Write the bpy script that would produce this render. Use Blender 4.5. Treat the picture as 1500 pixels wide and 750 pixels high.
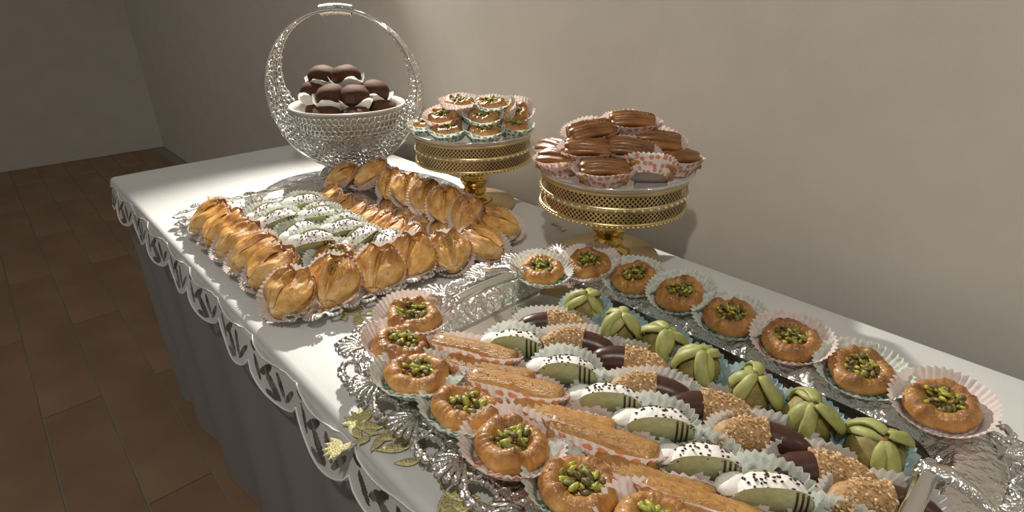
import bpy, math, random
from mathutils import Vector, Matrix, noise, Euler

# ------------------------------------------------------------------ clear
for o in list(bpy.data.objects):
    bpy.data.objects.remove(o)
SC = bpy.context.scene
COL = SC.collection
R = random.Random(7)
PI = math.pi
rad = math.radians
TZ = 0.75                      # table top height; X runs along the table, Y across it to the wall

# ------------------------------------------------------------------ camera
cam_d = bpy.data.cameras.new('camera')
cam = bpy.data.objects.new('camera', cam_d)
COL.objects.link(cam)
cam_d.sensor_width = 36
cam_d.lens = 800 * 36 / 1500
cam_d.clip_start = 0.02
FW = Vector((-0.724 * math.cos(rad(26)), 0.690 * math.cos(rad(26)), -math.sin(rad(26))))
cam.location = (0, 0, TZ + 0.48)
cam.rotation_euler = FW.to_track_quat('-Z', 'Y').to_euler()
SC.camera = cam

# ------------------------------------------------------------------ world and lights
w = bpy.data.worlds.new('world')
SC.world = w
w.use_nodes = True
w.node_tree.nodes['Background'].inputs[0].default_value = (1.0, 0.93, 0.84, 1)
w.node_tree.nodes['Background'].inputs[1].default_value = 0.17

def spot(name, loc, target, power, size=0.09, angle=110, blend=0.6, col=(1, 0.945, 0.85)):
    d = bpy.data.lights.new(name, 'SPOT')
    d.energy = power
    d.shadow_soft_size = size
    d.spot_size = rad(angle)
    d.spot_blend = blend
    d.color = col
    o = bpy.data.objects.new(name, d)
    COL.objects.link(o)
    o.location = loc
    o.rotation_euler = (Vector(target) - Vector(loc)).to_track_quat('-Z', 'Y').to_euler()
    return o

spot('ceiling_downlight_front', (0.2, -0.48, 2.65), (-0.6, 0.7, 0.9), 58, 0.045)
spot('ceiling_downlight_right', (1.25, 0.86, 2.45), (-0.3, 0.4, 0.75), 10, 0.05)
spot('ceiling_downlight_far', (-1.95, 1.018, 1.80), (-0.50, 0.28, 0.75), 165, 0.022, 76)

SC.view_settings.view_transform = 'Standard'
SC.view_settings.look = 'None'
SC.view_settings.gamma = 1
SC.view_settings.use_curve_mapping = False
SC.view_settings.exposure = 0.14

# ------------------------------------------------------------------ materials
M = {}

class NT:
    def __init__(s, name):
        s.m = bpy.data.materials.new(name)
        s.m.use_nodes = True
        s.t = s.m.node_tree
        s.n = s.t.nodes
        s.p = s.n['Principled BSDF']
        s.out = s.n['Material Output']
        M[name] = s.m
    def new(s, typ, **kw):
        nd = s.n.new(typ)
        for k, v in kw.items():
            setattr(nd, k, v)
        return nd
    def link(s, a, b):
        s.t.links.new(a, b)
    def math(s, op, a, b=None):
        nd = s.new('ShaderNodeMath', operation=op)
        for i, v in enumerate((a, b)):
            if v is None:
                continue
            if isinstance(v, (int, float)):
                nd.inputs[i].default_value = v
            else:
                s.link(v, nd.inputs[i])
        return nd.outputs[0]
    def ramp(s, fac, stops):
        nd = s.new('ShaderNodeValToRGB')
        e = nd.color_ramp.elements
        while len(e) < len(stops):
            e.new(0.5)
        for i, (p, c) in enumerate(stops):
            e[i].position = p
            e[i].color = (*c, 1)
        s.link(fac, nd.inputs[0])
        return nd.outputs[0]
    def coord(s, rnd=True):
        tc = s.new('ShaderNodeTexCoord')
        if not rnd:
            return tc.outputs['Object']
        oi = s.new('ShaderNodeObjectInfo')
        ad = s.new('ShaderNodeVectorMath', operation='ADD')
        sc = s.new('ShaderNodeVectorMath', operation='SCALE')
        cb = s.new('ShaderNodeCombineXYZ')
        s.link(oi.outputs['Random'], cb.inputs[0])
        s.link(oi.outputs['Random'], cb.inputs[1])
        sc.inputs['Scale'].default_value = 3.7
        s.link(cb.outputs[0], sc.inputs[0])
        s.link(tc.outputs['Object'], ad.inputs[0])
        s.link(sc.outputs[0], ad.inputs[1])
        return ad.outputs[0]
    def noise(s, vec, scale, detail=3, rough=0.55):
        nd = s.new('ShaderNodeTexNoise')
        nd.inputs['Scale'].default_value = scale
        nd.inputs['Detail'].default_value = detail
        nd.inputs['Roughness'].default_value = rough
        s.link(vec, nd.inputs['Vector'])
        return nd.outputs['Fac']
    def bump(s, h, strength, dist=0.002):
        nd = s.new('ShaderNodeBump')
        nd.inputs['Strength'].default_value = strength
        nd.inputs['Distance'].default_value = dist
        s.link(h, nd.inputs['Height'])
        s.link(nd.outputs[0], s.p.inputs['Normal'])
        return nd
    def base(s, c):
        if isinstance(c, tuple):
            s.p.inputs['Base Color'].default_value = (*c, 1)
        else:
            s.link(c, s.p.inputs['Base Color'])
    def set(s, **kw):
        for k, v in kw.items():
            s.p.inputs[k.replace('_', ' ')].default_value = v

def simple(name, col, rough=0.5, metal=0.0, nscale=0, nstr=0, ndist=0.001, var=0.0, coat=0.0):
    t = NT(name)
    c = t.coord()
    if var:
        f = t.noise(c, nscale or 30, 4)
        lo = tuple(x * (1 - var) for x in col)
        hi = tuple(min(1, x * (1 + var)) for x in col)
        t.base(t.ramp(f, [(0.3, lo), (0.7, hi)]))
    else:
        t.base(col)
    t.set(Roughness=rough, Metallic=metal, Coat_Weight=coat)
    if nstr:
        t.bump(t.noise(c, nscale, 4), nstr, ndist)
    return t

# plaster wall, floor
t = simple('plaster', (0.66, 0.615, 0.55), 0.9, 0, 9, 0, var=0.03)
t.bump(t.noise(t.coord(), 220, 3), 0.12, 0.001)
t = NT('floor_boards')
c = t.coord(False)
wv = t.noise(c, 3.0, 5)
t.base(t.ramp(wv, [(0.3, (0.20, 0.12, 0.065)), (0.7, (0.30, 0.19, 0.11))]))
t.set(Roughness=0.45)
# cloths
t = NT('satin_cloth')
c = t.coord(False)
f = t.noise(c, 6, 3)
t.base(t.ramp(f, [(0.3, (0.60, 0.605, 0.595)), (0.7, (0.66, 0.665, 0.65))]))
t.set(Roughness=0.5, Specular_IOR_Level=0.35)
t.bump(t.noise(c, 14, 2), 0.25, 0.006)
simple('cloth_thread', (0.74, 0.74, 0.73), 0.45, 0, 500, 0.4)
t = simple('grey_cloth', (0.27, 0.265, 0.255), 0.85, 0, 400, 0.3)
t = NT('gold_thread')
c = t.coord(False)
f = t.noise(c, 420, 3)
t.base(t.ramp(f, [(0.35, (0.34, 0.29, 0.10)), (0.62, (0.80, 0.74, 0.40))]))
t.set(Metallic=0.3, Roughness=0.35)
t.bump(f, 0.9, 0.002)
# metals
t = NT('silver_plate')
c = t.coord(False)
t.base((0.80, 0.775, 0.735))
t.set(Metallic=1, Roughness=0.07)
t.bump(t.noise(c, 25, 2), 0.04, 0.002)
t = NT('silver_chased')
c = t.coord(False)
t.base((0.84, 0.82, 0.78))
t.set(Metallic=1, Roughness=0.14)
v = t.new('ShaderNodeTexVoronoi')
v.inputs['Scale'].default_value = 85
t.link(c, v.inputs['Vector'])
h = t.math('ADD', v.outputs['Distance'], t.noise(c, 180, 3))
t.bump(h, 0.55, 0.004)
t = NT('silver_ornate')
c = t.coord()
t.base((0.90, 0.885, 0.85))
t.set(Metallic=1, Roughness=0.13)
t.bump(t.noise(c, 260, 2), 0.6, 0.004)
simple('silver_smooth', (0.86, 0.845, 0.81), 0.10, 1.0)
simple('silver_filigree', (0.88, 0.865, 0.83), 0.2, 1.0)
t = NT('gold_polished')
c = t.coord(False)
t.base((0.78, 0.54, 0.17))
t.set(Metallic=1, Roughness=0.13)
simple('gold_lattice', (0.70, 0.55, 0.29), 0.34, 1.0, 300, 0.25)
simple('gold_satin', (0.60, 0.46, 0.26), 0.36, 1.0, 200, 0.05)
simple('hole_shade_brown', (0.16, 0.11, 0.055), 0.5, 0.6)  # dark brown painted as the shade seen through the stand lattice
simple('rhinestone', (0.95, 0.93, 0.85), 0.05, 0.6)
simple('enamel_white', (0.62, 0.60, 0.56), 0.22, 0, coat=0.5)

# paper cups
def paper(name, col, dot=None, thresh=0.33, nu=24, nv=3.0, trans=0.3, inside=0.25):
    t = NT(name)
    uv = t.new('ShaderNodeTexCoord').outputs['UV']
    if dot:
        mp = t.new('ShaderNodeMapping')
        mp.inputs['Scale'].default_value = (nu, nv, 1)
        t.link(uv, mp.inputs['Vector'])
        v = t.new('ShaderNodeTexVoronoi', voronoi_dimensions='2D')
        v.inputs['Scale'].default_value = 1
        v.inputs['Randomness'].default_value = 0.6
        t.link(mp.outputs[0], v.inputs['Vector'])
        outc = t.ramp(v.outputs['Distance'], [(thresh - 0.03, dot), (thresh + 0.04, col)])
        inn = tuple(c * (1 - inside) + d * inside for c, d in zip(col, dot))
        inc = t.ramp(v.outputs['Distance'], [(thresh - 0.03, inn), (thresh + 0.04, col)])
        mixc = t.new('ShaderNodeMix', data_type='RGBA')       # print on the outer side, faint on the inner side
        geo = t.new('ShaderNodeNewGeometry')
        t.link(geo.outputs['Backfacing'], mixc.inputs[0])
        t.link(outc, [q for q in mixc.inputs if q.identifier == 'A_Color'][0])
        t.link(inc, [q for q in mixc.inputs if q.identifier == 'B_Color'][0])
        colr = [q for q in mixc.outputs if q.identifier == 'Result_Color'][0]
    else:
        colr = t.ramp(t.noise(uv, 20, 2), [(0.3, tuple(x * 0.94 for x in col)), (0.7, col)])
    t.base(colr)
    t.set(Roughness=0.6, Specular_IOR_Level=0.25)
    tr = t.new('ShaderNodeBsdfTranslucent')
    t.link(colr, tr.inputs[0])
    mx = t.new('ShaderNodeMixShader')
    mx.inputs[0].default_value = trans
    t.link(t.p.outputs[0], mx.inputs[1])
    t.link(tr.outputs[0], mx.inputs[2])
    t.link(mx.outputs[0], t.out.inputs[0])

paper('paper_mint', (0.78, 0.805, 0.755), (0.17, 0.33, 0.23))
paper('paper_pink', (0.85, 0.775, 0.74), (0.74, 0.29, 0.17))
paper('paper_pale_pink', (0.84, 0.76, 0.73), (0.78, 0.50, 0.44), thresh=0.25)
paper('paper_blue', (0.56, 0.69, 0.72), (0.24, 0.47, 0.55), 0.40, 18, 2.4, inside=0.6)
paper('paper_white', (0.80, 0.77, 0.73))
paper('paper_plain', (0.76, 0.72, 0.68))

# bakery
def dough(name, pale, mid, dark, lo, hi, gloss=0.4, nscale=45, streak=None, coat=0.15, bumps=0.5, axis=2, k=(0.55, 0.9, 0.5)):
    """baked crust: pale underside, browned where the oven caught it (axis lo..hi), mottled"""
    t = NT(name)
    c = t.coord()
    oc = t.new('ShaderNodeTexCoord').outputs['Object']
    sep = t.new('ShaderNodeSeparateXYZ')
    t.link(oc, sep.inputs[0])
    mr = t.new('ShaderNodeMapRange')
    mr.inputs['From Min'].default_value = lo
    mr.inputs['From Max'].default_value = hi
    t.link(sep.outputs[axis], mr.inputs['Value'])
    if streak:
        mp = t.new('ShaderNodeMapping')
        mp.inputs['Scale'].default_value = streak
        t.link(c, mp.inputs['Vector'])
        vec = mp.outputs[0]
    else:
        vec = c
    n1 = t.noise(c, nscale, 4)
    n2 = t.noise(vec, nscale * 5, 5, 0.65)
    s = t.math('ADD', t.math('ADD', t.math('MULTIPLY', mr.outputs[0], k[0]), t.math('MULTIPLY', n1, k[1])), t.math('MULTIPLY', n2, k[2]))
    s = t.math('SUBTRACT', s, (k[1] + k[2]) * 0.5 - 0.18)
    hv = t.new('ShaderNodeHueSaturation')
    oi = t.new('ShaderNodeObjectInfo')
    vr = t.new('ShaderNodeMapRange')
    vr.inputs['To Min'].default_value = 0.82
    vr.inputs['To Max'].default_value = 1.14
    t.link(oi.outputs['Random'], vr.inputs['Value'])
    t.link(vr.outputs[0], hv.inputs['Value'])
    t.link(t.ramp(s, [(0.05, pale), (0.42, mid), (0.9, dark)]), hv.inputs['Color'])
    t.base(hv.outputs[0])
    t.set(Roughness=gloss, Coat_Weight=coat, Coat_Roughness=0.2)
    t.bump(n2, bumps, 0.003)

dough('nest_dough', (0.70, 0.43, 0.16), (0.53, 0.255, 0.06), (0.22, 0.075, 0.015), 0.002, 0.028, 0.36, 40, None, 0.25, 0.7, k=(0.6, 1.0, 0.6))
dough('roll_dough', (0.66, 0.40, 0.14), (0.52, 0.27, 0.07), (0.30, 0.115, 0.02), -0.018, 0.02, 0.3, 60, (0.45, 1, 1), 0.35, 1.0, k=(0.4, 0.9, 0.9))
dough('flaky_dough', (0.90, 0.66, 0.33), (0.74, 0.40, 0.105), (0.34, 0.12, 0.02), -0.045, 0.075, 0.36, 46, (1, 0.4, 1), 0.15, 0.6, axis=1, k=(0.85, 1.25, 0.45))
dough('ridged_dough', (0.44, 0.215, 0.035), (0.29, 0.112, 0.016), (0.12, 0.034, 0.006), 0.0, 0.045, 0.3, 40, (0.3, 1, 1), 0.4, 0.5)
simple('pistachio_bright', (0.40, 0.39, 0.055), 0.4, 0, 300, 0.5, var=0.3)
simple('pistachio_olive', (0.20, 0.19, 0.04), 0.45, 0, 300, 0.5, var=0.35)
simple('pistachio_dark', (0.12, 0.09, 0.03), 0.5, 0, 300, 0.5, var=0.35)
simple('chocolate', (0.060, 0.023, 0.015), 0.34, 0, 90, 0.15, var=0.2)
simple('cocoa', (0.060, 0.025, 0.013), 0.75, 0, 160, 0.3, var=0.25).set(Specular_IOR_Level=0.2)
simple('nut_crumb', (0.42, 0.25, 0.11), 0.6, 0, 220, 0.7, var=0.35)
simple('nut_pale', (0.66, 0.47, 0.27), 0.55, 0, 220, 0.5, var=0.35)
simple('nut_brown', (0.33, 0.17, 0.07), 0.6, 0, 220, 0.5, var=0.3)
simple('green_paste', (0.33, 0.34, 0.105), 0.5, 0, 120, 0.25, var=0.16)
simple('green_wafer', (0.41, 0.42, 0.22), 0.5, 0, 150, 0.25, var=0.15)
simple('flower_core', (0.22, 0.175, 0.05), 0.6, 0, 90, 0.5, var=0.4)
simple('cream', (0.85, 0.83, 0.78), 0.55, 0, 200, 0.5, 0.002, var=0.05)

# ------------------------------------------------------------------ mesh helpers
class MB:
    def __init__(s):
        s.v = []; s.f = []; s.uv = {}
    def add(s, verts, faces, mat=None):
        o = len(s.v)
        for q in verts:
            q = Vector(q)
            s.v.append(tuple(mat @ q) if mat else tuple(q))
        s.f += [tuple(i + o for i in f) for f in faces]
        return s
    def box(s, x0, x1, y0, y1, z0, z1):
        v = [(x, y, z) for z in (z0, z1) for y in (y0, y1) for x in (x0, x1)]
        return s.add(v, [(0, 2, 3, 1), (4, 5, 7, 6), (0, 1, 5, 4), (2, 6, 7, 3), (0, 4, 6, 2), (1, 3, 7, 5)])
    def tube(s, pts, r, seg=8, cap=True, closed=False, flat=1.0):
        pts = [Vector(p) for p in pts]
        n = len(pts)
        rr = r if isinstance(r, (list, tuple)) else [r] * n
        vs = []; fs = []
        up = None
        for i, p in enumerate(pts):
            if closed:
                d = pts[(i + 1) % n] - pts[i - 1]
            else:
                d = pts[min(i + 1, n - 1)] - pts[max(i - 1, 0)]
            d.normalize()
            if up is None:
                up = Vector((0, 0, 1)) if abs(d.z) < 0.95 else Vector((0, 1, 0))
            sx = d.cross(up)
            if sx.length < 1e-6:
                sx = d.orthogonal()
            sx.normalize()
            up2 = sx.cross(d).normalized()
            for k in range(seg):
                a = 2 * PI * k / seg
                vs.append(p + sx * math.cos(a) * rr[i] + up2 * math.sin(a) * rr[i] * flat)
        m = n if closed else n - 1
        for i in range(m):
            j = (i + 1) % n
            for k in range(seg):
                l = (k + 1) % seg
                fs.append((i * seg + k, i * seg + l, j * seg + l, j * seg + k))
        if cap and not closed:
            fs.append(tuple(range(seg - 1, -1, -1)))
            fs.append(tuple((n - 1) * seg + k for k in range(seg)))
        return s.add(vs, fs)
    def blob(s, c, rx, ry, rz, rot=None, nu=8, nv=5, jit=0.0, rnd=None):
        vs = [Vector((0, 0, -rz))]; fs = []
        for j in range(1, nv):
            a = PI * j / nv
            for i in range(nu):
                b = 2 * PI * i / nu
                k = 1 + (rnd.uniform(-jit, jit) if jit else 0)
                vs.append(Vector((rx * math.sin(a) * math.cos(b) * k, ry * math.sin(a) * math.sin(b) * k, -rz * math.cos(a) * k)))
        vs.append(Vector((0, 0, rz)))
        for i in range(nu):
            fs.append((0, 1 + (i + 1) % nu, 1 + i))
        for j in range(nv - 2):
            for i in range(nu):
                a = 1 + j * nu + i; b = 1 + j * nu + (i + 1) % nu
                fs.append((a, b, b + nu, a + nu))
        top = len(vs) - 1
        o = 1 + (nv - 2) * nu
        for i in range(nu):
            fs.append((o + i, o + (i + 1) % nu, top))
        m = Matrix.Translation(c)
        if rot is not None:
            m = m @ rot.to_matrix().to_4x4()
        return s.add(vs, fs, m)
    def lathe(s, prof, seg=32, fn=None):
        vs = []; fs = []; idx = []
        for (r, z) in prof:
            if r < 1e-6:
                idx.append([len(vs)]); vs.append(Vector((0, 0, z)))
            else:
                row = []
                for k in range(seg):
                    a = 2 * PI * k / seg
                    q = Vector((r * math.cos(a), r * math.sin(a), z))
                    if fn:
                        q = fn(q, a, r, z)
                    row.append(len(vs)); vs.append(q)
                idx.append(row)
        for a, b in zip(idx, idx[1:]):
            for k in range(seg):
                l = (k + 1) % seg
                if len(a) == 1 and len(b) == 1:
                    continue
                if len(a) == 1:
                    fs.append((a[0], b[l], b[k]))
                elif len(b) == 1:
                    fs.append((a[k], a[l], b[0]))
                else:
                    fs.append((a[k], a[l], b[l], b[k]))
        return s.add(vs, fs)
    def grid(s, fn, nu, nv, closeu=False):
        vs = [fn(i / (nu if closeu else nu - 1), j / (nv - 1)) for j in range(nv) for i in range(nu)]
        fs = []
        for j in range(nv - 1):
            for i in range(nu if closeu else nu - 1):
                k = (i + 1) % nu
                fs.append((j * nu + i, j * nu + k, (j + 1) * nu + k, (j + 1) * nu + i))
        return s.add(vs, fs)
    def mesh(s, name, mat, smooth=True):
        me = bpy.data.meshes.new(name)
        me.from_pydata(s.v, [], s.f)
        me.materials.append(M[mat])
        if smooth:
            me.polygons.foreach_set('use_smooth', [True] * len(me.polygons))
        me.update()
        return me

def obj(name, me, parent=None, mat=None):
    o = bpy.data.objects.new(name, me)
    COL.objects.link(o)
    if parent:
        o.parent = parent
    if mat is not None:
        if parent:
            o.matrix_local = mat
        else:
            o.matrix_world = mat
    return o

def empty(name, mat):
    o = bpy.data.objects.new(name, None)
    COL.objects.link(o)
    o.empty_display_size = 0.03
    o.matrix_world = mat
    return o

def tag(o, label, cat, group=None, kind=None):
    o['label'] = label
    if cat:
        o['category'] = cat
    if group:
        o['group'] = group
    if kind:
        o['kind'] = kind
    return o

def struct(o, label=None):
    o['kind'] = 'structure'
    if label:
        o['label'] = label
    return o

def at(x, y, z=0.0, yaw=0.0, tilt=0.0, tdir=0.0, roll=0.0, scale=1.0):
    """placement on the table: yaw spins the thing, then it is tilted by `tilt` towards heading tdir"""
    ax = Vector((-math.sin(rad(tdir)), math.cos(rad(tdir)), 0))
    return (Matrix.Translation((x, y, TZ + z)) @ Matrix.Rotation(rad(tilt), 4, ax)
            @ Matrix.Rotation(rad(yaw), 4, 'Z') @ Matrix.Rotation(rad(roll), 4, 'X') @ Matrix.Scale(scale, 4))

ORD = ['first', 'second', 'third', 'fourth', 'fifth', 'sixth', 'seventh', 'eighth', 'ninth', 'tenth', 'eleventh', 'twelfth', 'thirteenth', 'fourteenth']
EXPORT = {}

# ------------------------------------------------------------------ room
WALL_Y = 1.045
b = MB().box(-5.5, 4.0, WALL_Y, WALL_Y + 0.1, 0, 2.9)
struct(obj('wall_back', b.mesh('wall_back', 'plaster', False)), 'plain grey beige plaster wall behind the dessert table')
b = MB().box(-5.6, -5.5, -4.0, WALL_Y + 0.1, 0, 2.9)
struct(obj('wall_left', b.mesh('wall_left', 'plaster', False)), 'plain grey beige plaster wall at the far end of the room')
fl = struct(obj('floor', MB().box(-5.6, 4.0, -4.0, WALL_Y + 0.1, -0.05, -0.004).mesh('floor', 'grey_cloth', False)), 'brown floor under the dessert table')
pl_me = MB().box(-0.598, 0.598, -0.078, 0.078, -0.004, 0.0).mesh('plank', 'floor_boards', False)
k = 0
for iy in range(31):
    if iy % 2 and -3.92 + iy * 0.16 < WALL_Y - 0.08:
        obj('plank', pl_me, fl, Matrix.Translation((-5.25, -3.92 + iy * 0.16, 0)) @ Matrix.Diagonal((0.41, 1, 1, 1)))
    for ix in range(9):
        x = -5.0 + ix * 1.2 + (0.6 if iy % 2 else 0)
        y = -3.92 + iy * 0.16
        if y > WALL_Y - 0.08 or x > 1.5 or (x > -0.4 and y > 0.9):
            continue
        if k < 300:
            obj('plank', pl_me, fl, Matrix.Translation((x, y, 0)))
        k += 1

# ------------------------------------------------------------------ table with its cloths
TX0, TX1, TY0, TY1 = -1.86, 0.95, 0.212, 0.912
tb = tag(empty('dessert_table', Matrix.Translation(((TX0 + TX1) / 2, (TY0 + TY1) / 2, 0))), 'long dessert table covered to the floor in grey cloth', 'table')
T0 = Matrix.Translation((-(TX0 + TX1) / 2, -(TY0 + TY1) / 2, 0))
obj('table_top', MB().box(TX0 + 0.012, TX1 - 0.012, TY0 + 0.012, TY1 - 0.012, TZ - 0.03, TZ - 0.006).mesh('table_top', 'floor_boards', False), tb, T0)
for x in (TX0 + 0.08, TX1 - 0.08):
    for y in (TY0 + 0.08, TY1 - 0.08):
        obj('leg', MB().box(x - 0.02, x + 0.02, y - 0.02, y + 0.02, 0, TZ - 0.03).mesh('leg', 'grey_cloth', False), tb, T0)
# grey skirt: folds hanging to the floor all the way round
per = []
def skirt_pts(n=520):
    L = [(TX0, TY0), (TX1, TY0), (TX1, TY1), (TX0, TY1)]
    seglen = [math.dist(L[i], L[(i + 1) % 4]) for i in range(4)]
    tot = sum(seglen)
    out = []
    for i in range(n):
        d = tot * i / n
        for k in range(4):
            if d < seglen[k]:
                a = L[k]; b_ = L[(k + 1) % 4]; u = d / seglen[k]
                p = (a[0] + (b_[0] - a[0]) * u, a[1] + (b_[1] - a[1]) * u)
                nx, ny = (b_[1] - a[1]) / seglen[k], -(b_[0] - a[0]) / seglen[k]
                out.append((p, (nx, ny), tot * i / n))
                break
            d -= seglen[k]
    return out
SP = skirt_pts()
def skf(u, v):
    i = int(round(u * len(SP))) % len(SP)
    p, nn, d = SP[i]
    fold = (0.5 + 0.5 * math.sin(d * 26 + 1.5 * math.sin(d * 5))) * 0.02 * v ** 0.6
    return Vector((p[0] + nn[0] * (0.001 + fold), p[1] + nn[1] * (0.001 + fold), (TZ - 0.008) * (1 - v) + 0.002))
obj('skirt', MB().grid(skf, len(SP), 12, True).mesh('skirt', 'grey_cloth'), tb, T0)

# white satin cloth: top, rounded edge and a cutwork border with scallops hanging over both long sides
b = MB()
NS = 1150
def wrinkle(x, y):
    return 0.0012 * noise.noise(Vector((x * 5, y * 9, 0))) + 0.0006 * noise.noise(Vector((x * 22, y * 30, 3)))
CX0, CX1 = TX0 - 0.004, TX1 + 0.004
step = (CX1 - CX0) / NS
prof = []                                     # (y, z, drop distance) across the cloth, near side first
DROP = 0.088
rows = []
nd = 40
for j in range(nd, 0, -1):
    rows.append(('near', DROP * j / nd))
ntop = 26
for j in range(ntop + 1):
    rows.append(('top', j / ntop))
for j in range(1, 9):
    rows.append(('far', 0.05 * j / 8))
RB = 0.012
def rowpos(kind, q, x):
    if kind == 'top':
        y = TY0 + (TY1 - TY0) * q
        e = min(1, min(y - TY0, TY1 - y) / 0.03)
        return Vector((x, y, TZ + 0.0008 + (wrinkle(x, y) + 0.0006) * max(0, e) * 0.8))
    d = q
    if kind == 'near':
        sc = 0.62 + 0.38 * abs(math.sin(x * PI / 0.16)) ** 0.55      # scalloped edge
        d = q * sc
        y0, sg = TY0, -1
    else:
        y0, sg = TY1, 1
    if d < RB * 1.57:
        a = d / RB
        return Vector((x, y0 + sg * RB * math.sin(a), TZ + 0.0008 - RB * (1 - math.cos(a))))
    flare = 0.10 * (d - RB * 1.57) + 0.006 * math.sin(x * 21) * (d / DROP)
    return Vector((x, y0 + sg * (RB + flare + 0.012 * d / DROP), TZ - RB - (d - RB * 1.57)))
def hole(kind, q, x):
    if kind != 'near':
        return False
    c = 0.08
    u = (x / 0.16) % 1.0
    for (cu, cd, ru, rd, ang) in ((0.5, 0.062, 0.030, 0.009, 0.5), (0.36, 0.046, 0.024, 0.007, -0.7), (0.66, 0.050, 0.022, 0.007, 0.9),
                                  (0.18, 0.060, 0.020, 0.007, 0.8), (0.84, 0.060, 0.020, 0.007, -0.8), (0.5, 0.078, 0.022, 0.006, -0.1), (0.02, 0.036, 0.016, 0.006, 0.0)):
        dx = (u - cu) * 0.16; dy = q - cd
        a = dx * math.cos(ang) + dy * math.sin(ang); e = -dx * math.sin(ang) + dy * math.cos(ang)
        if (a / ru) ** 2 + (e / rd) ** 2 < 1:
            return True
    return False
vs = []; fs = []
xs = [CX0 + step * i for i in range(NS + 1)]
for kind, q in rows:
    for x in xs:
        vs.append(rowpos(kind, q, x))
W = NS + 1
for j in range(len(rows) - 1):
    kind, q = rows[j]
    q2 = (q + rows[j + 1][1]) / 2 if rows[j + 1][0] == kind else q
    for i in range(NS):
        if hole(kind, q2, xs[i] + step / 2):
            continue
        fs.append((j * W + i, j * W + i + 1, (j + 1) * W + i + 1, (j + 1) * W + i))
b.add(vs, fs)
cl = tag(obj('tablecloth', b.mesh('tablecloth', 'satin_cloth')), 'white satin tablecloth with cutwork border and gold embroidery on the dessert table', 'tablecloth')
# raised white cord scrolls on the border
cord = MB()
for q in range(int(CX0 / 0.16) - 1, int(CX1 / 0.16) + 1):
    for (c0, amp, ph) in ((0.026, 0.006, 0.0), (0.0865, 0.0, 0.0)):
        pts = []
        for k in range(15):
            x = (q + k / 14) * 0.16
            if not (CX0 < x < CX1):
                continue
            pts.append(rowpos('near', c0 + amp * math.sin(k / 14 * 2 * PI + ph), x) + Vector((0, -0.001, 0.0005)))
        if len(pts) > 2:
            cord.tube(pts, 0.0014, 5)
obj('border_cord', cord.mesh('border_cord', 'cloth_thread'), cl)
# gold embroidered sprays
def leafmesh(L, Wd, th):
    m = MB()
    def lf(u, v):
        a = (u - 0.5) * 2
        ww = Wd * math.sin(PI * min(1, max(0, v)) ** 0.8) * 0.5
        return Vector((a * ww, v * L, th * (1 - a * a) * (0.3 + math.sin(PI * v)) + 0.0004))
    m.grid(lf, 7, 9)
    return m.mesh('embroidered_leaf', 'gold_thread')
LEAF = [leafmesh(0.05, 0.018, 0.0022), leafmesh(0.035, 0.014, 0.002), leafmesh(0.026, 0.016, 0.002)]
def spray(x, y, ang, n, sc, seed):
    rr = random.Random(seed)
    st = MB()
    pts = [Vector((0, 0.0, 0.001)) + Vector((0.02 * math.sin(3 * q / 9), 0.13 * q / 9, 0)) for q in range(10)]
    st.tube(pts, 0.0014, 5)
    m0 = Matrix.Translation((x, y, TZ + 0.0028)) @ Matrix.Rotation(rad(ang), 4, 'Z') @ Matrix.Scale(sc, 4)
    obj('embroidered_stem', st.mesh('embroidered_stem', 'gold_thread'), cl, m0)
    for k in range(n):
        p = pts[1 + (k * 8) // n]
        side = 1 if k % 2 else -1
        obj('embroidered_leaf', LEAF[k % 3], cl, m0 @ Matrix.Translation(p) @ Matrix.Rotation(side * rr.uniform(0.5, 1.1), 4, 'Z'))
    for k in range(5):
        obj('embroidered_leaf', LEAF[1], cl, m0 @ Matrix.Translation(pts[-1]) @ Matrix.Rotation((k - 2) * 0.42, 4, 'Z'))
spray(-0.80, 0.315, -60, 9, 0.9, 1)
spray(-0.72, 0.835, 60, 4, 0.35, 2)
spray(-0.385, 0.232, 96, 12, 0.85, 3)
spray(-0.36, 0.236, -86, 14, 1.1, 4)
spray(-0.19, 0.24, -88, 12, 1.0, 5)
spray(-0.43, 0.262, 150, 8, 0.7, 8)
spray(0.2, 0.4, -40, 12, 1.0, 6)
spray(-1.5, 0.35, -60, 10, 0.9, 7)

# ------------------------------------------------------------------ trays
def rrect(hl, hw, r, ns=16, nc=12):
    """rounded rectangle: list of (point, outward normal), same count for every inset"""
    out = []
    for (sx, sy, a0) in ((1, 1, 0), (-1, 1, 90), (-1, -1, 180), (1, -1, 270)):
        cx, cy = sx * (hl - r), sy * (hw - r)
        for k in range(nc + 1):
            a = rad(a0 + 90 * k / nc)
            out.append((Vector((cx + r * math.cos(a), cy + r * math.sin(a), 0)), Vector((math.cos(a), math.sin(a), 0))))
        # straight run to the next corner
        nx = {(1, 1): (-1, 1), (-1, 1): (-1, -1), (-1, -1): (1, -1), (1, -1): (1, 1)}[(sx, sy)]
        a1 = rad(a0 + 90)
        p0 = out[-1][0]
        p1 = Vector((nx[0] * (hl - r) + r * math.cos(a1), nx[1] * (hw - r) + r * math.sin(a1), 0))
        for k in range(1, ns):
            out.append((p0.lerp(p1, k / ns), Vector((math.cos(a1), math.sin(a1), 0))))
    return out

def ring_strip(b, hl, hw, r, levels):
    rows = []
    for (ins, z) in levels:
        pts = rrect(hl - ins, hw - ins, max(r - ins, 0.02))
        rows.append([(p.x, p.y, z) for p, n in pts])
    n = len(rows[0])
    vs = [q for row in rows for q in row]
    fs = []
    for j in range(len(rows) - 1):
        for i in range(n):
            k = (i + 1) % n
            fs.append((j * n + i, j * n + k, (j + 1) * n + k, (j + 1) * n + i))
    b.add(vs, fs)
    return n

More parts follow.
